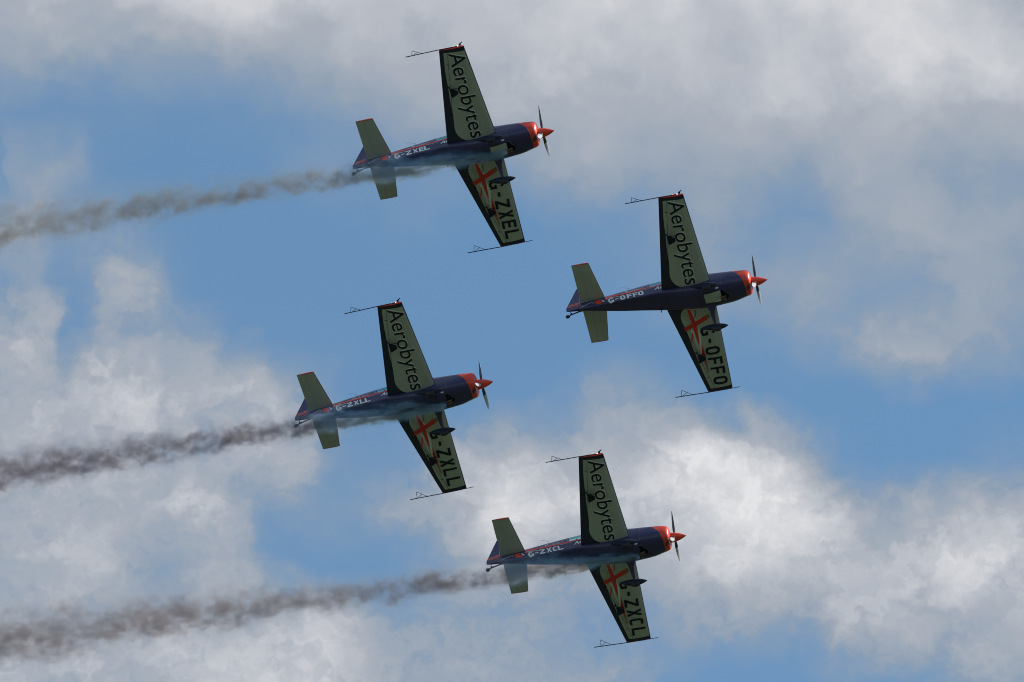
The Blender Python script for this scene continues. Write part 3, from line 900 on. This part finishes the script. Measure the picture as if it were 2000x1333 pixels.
# ------------------------------------------------------------------ smoke trails
def smoke_material(name, dens, seed, drift, tint, alb):
    """tint = how strongly red, green and blue are taken out of the light passing through, alb = how much of it is scattered on.
    Fresh smoke is a fine mist that scatters blue; further back its droplets have grown and it turns grey-brown."""
    m = bpy.data.materials.new(name)
    m.use_nodes = True
    m.node_tree.nodes.clear()
    t = NT(m.node_tree)
    P = t.n('ShaderNodeTexCoord').outputs['Object']
    x, y, z = t.sep(P)
    Ps = t.v('ADD', t.v('MULTIPLY', P, (.80, 1.0, 1.0)), (seed, seed * .37, 0))
    slow = t.v('SUBTRACT', t.noise(Ps, 1.15, 2.0, .5, color=True), (.5, .5, .5))
    fast = t.v('SUBTRACT', t.noise(t.v('ADD', Ps, (9, 4, 2)), 3.8, 6.0, .62, color=True), (.5, .5, .5))
    rad = t.curve(t.m('DIVIDE', x, 24.0, clamp=True), [(0, .10), (.05, .22), (.12, .29), (.22, .35), (.4, .47), (.7, .70), (1.0, .92)])
    wob = t.v('SCALE', t.v('ADD', t.v('SCALE', slow, scale=1.7), t.v('SCALE', fast, scale=1.6)), scale=rad)
    _, wy, wz = t.sep(wob)
    yy = t.m('ADD', y, wy); zz = t.m('ADD', z, wz)
    yy = t.m('SUBTRACT', yy, t.m('MULTIPLY', t.m('MULTIPLY', x, x), drift))
    yy = t.m('ADD', yy, t.m('MULTIPLY', rad, .15))
    yy = t.m('MAXIMUM', t.m('MULTIPLY', yy, .62), t.m('MULTIPLY', yy, -1.0))      # hangs below, thins out upwards
    r = t.m('DIVIDE', t.m('SQRT', t.m('ADD', t.m('MULTIPLY', yy, yy), t.m('MULTIPLY', zz, zz))), rad)
    core = t.rng(r, .20, 1.0, 1.0, 0.0)
    veil = t.m('MULTIPLY', t.rng(r, .6, 1.45, .10, 0.0), t.rng(yy, 0.0, .12))
    core = t.m('MAXIMUM', core, veil)
    clump = t.rng(t.noise(t.v('ADD', Ps, (3, 8, 5)), 2.3, 6.0, .62), .34, .64, .12, 1.45)
    jet = t.rng(t.noise(t.v('ADD', t.v('MULTIPLY', P, (.55, 2.2, 2.2)), (seed, 2, 5)), 2.0, 5.0, .6), .38, .64, .08, 1.9)
    clump = t.m('MULTIPLY_ADD', t.m('SUBTRACT', clump, jet), t.rng(x, 2.0, 6.0), jet)
    fade = t.curve(t.m('DIVIDE', x, 24.0, clamp=True), [(0, 1.7), (.06, 1.5), (.14, .95), (.28, .42), (.5, .29), (1.0, .21)])
    de = t.m('MULTIPLY', t.m('MULTIPLY', core, clump), t.m('MULTIPLY', fade, dens * 2.0))
    age = t.rng(x, 2.0, 7.0)
    y_t, y_a = (.72, 1.0, 1.32), (.58, .78, .95)
    def cc(f): return tuple(min(1, max(0, q)) for q in f) + (1,)
    sca = t.n('ShaderNodeVolumeScatter'); sca.inputs['Anisotropy'].default_value = 0.2
    t.put(sca.inputs['Color'], t.mix(age, cc(a * q / 1.4 for a, q in zip(y_a, y_t)), cc(a * q / 1.4 for a, q in zip(alb, tint))))
    ab = t.n('ShaderNodeVolumeAbsorption')
    t.put(ab.inputs['Color'], t.mix(age, cc(1 - (1 - a) * q / 1.4 for a, q in zip(y_a, y_t)), cc(1 - (1 - a) * q / 1.4 for a, q in zip(alb, tint))))
    t.put(sca.inputs['Density'], t.m('MULTIPLY', de, 1.4)); t.put(ab.inputs['Density'], t.m('MULTIPLY', de, 1.4))
    ad = t.n('ShaderNodeAddShader')
    t.t.links.new(sca.outputs[0], ad.inputs[0]); t.t.links.new(ab.outputs[0], ad.inputs[1])
    t.t.links.new(ad.outputs[0], t.n('ShaderNodeOutputMaterial').inputs['Volume'])
    m.cycles.volume_step_rate = 0.06
    return m
def smoke(start, end, label, dens, seed, tint, alb, drift=0.0):
    """start, end: points in the air; local x runs down the trail, local y is the upright side seen from the ground"""
    ax = (end - start).normalized()
    side = (CAM - start).normalized()
    yv = ax.cross(side).normalized()
    zv = ax.cross(yv)
    L = (end - start).length
    rings = []
    for k in range(25):
        x = L * k / 24
        q = x / 24
        rr = .30 + .50 * min(1, q / .12) + 1.75 * q
        rings.append([Vector((x, drift * x * x + rr * math.cos(a * math.pi / 8), rr * math.sin(a * math.pi / 8))) for a in range(16)])
    me = mesh_obj('smoke_trail', [p for r in rings for p in r], [(i * 16 + j, i * 16 + (j + 1) % 16, (i + 1) * 16 + (j + 1) % 16, (i + 1) * 16 + j) for i in range(24) for j in range(16)] + [tuple(range(15, -1, -1)), tuple(24 * 16 + j for j in range(16))],
                  [smoke_material('smoke_%d' % seed, dens, seed, drift, tint, alb)], smooth=False)
    o = bpy.data.objects.new('smoke_trail', me)
    COL.objects.link(o)
    o.matrix_world = Matrix.Translation(start) @ Matrix(((ax.x, yv.x, zv.x), (ax.y, yv.y, zv.y), (ax.z, yv.z, zv.z))).to_4x4()
    o['label'] = label; o['category'] = 'smoke trail'; o['group'] = 'smoke trails behind the planes'
    return o
def trail(reg, nozzle, end, label, dens, seed, tint, alb, drift=0.0):
    _, mw, p0 = FLEET[reg]
    return smoke(p0 + mw @ Vector(nozzle), sky_point(end), label, dens, seed, tint, alb, drift)
F_ = 400.0 / 36.0 * 2000
def air(px, py, dist): return ((px - 1000) / F_ * dist, (py - 666.5) / F_ * dist, dist)
trail('G-ZXEL', (-1.62, .10, -.66), air(-90, 460, 378.6), 'thin grey smoke trail behind the highest plane, across open blue sky', 2.9, 3, (.93, 1.08, 1.18), (.38, .385, .39))
trail('G-ZXLL', (-1.62, .10, -.66), air(-90, 940, 383.0), 'dense dark smoke trail behind the G-ZXLL plane, crossing white cloud', 4.2, 11, (1.03, 1.08, 1.05), (.26, .24, .25))
trail('G-ZXCL', (-1.62, .10, -.66), air(-90, 1264, 388.0), 'long ragged brownish smoke trail behind the lowest plane', 3.0, 23, (1.0, 1.08, 1.09), (.34, .315, .32))
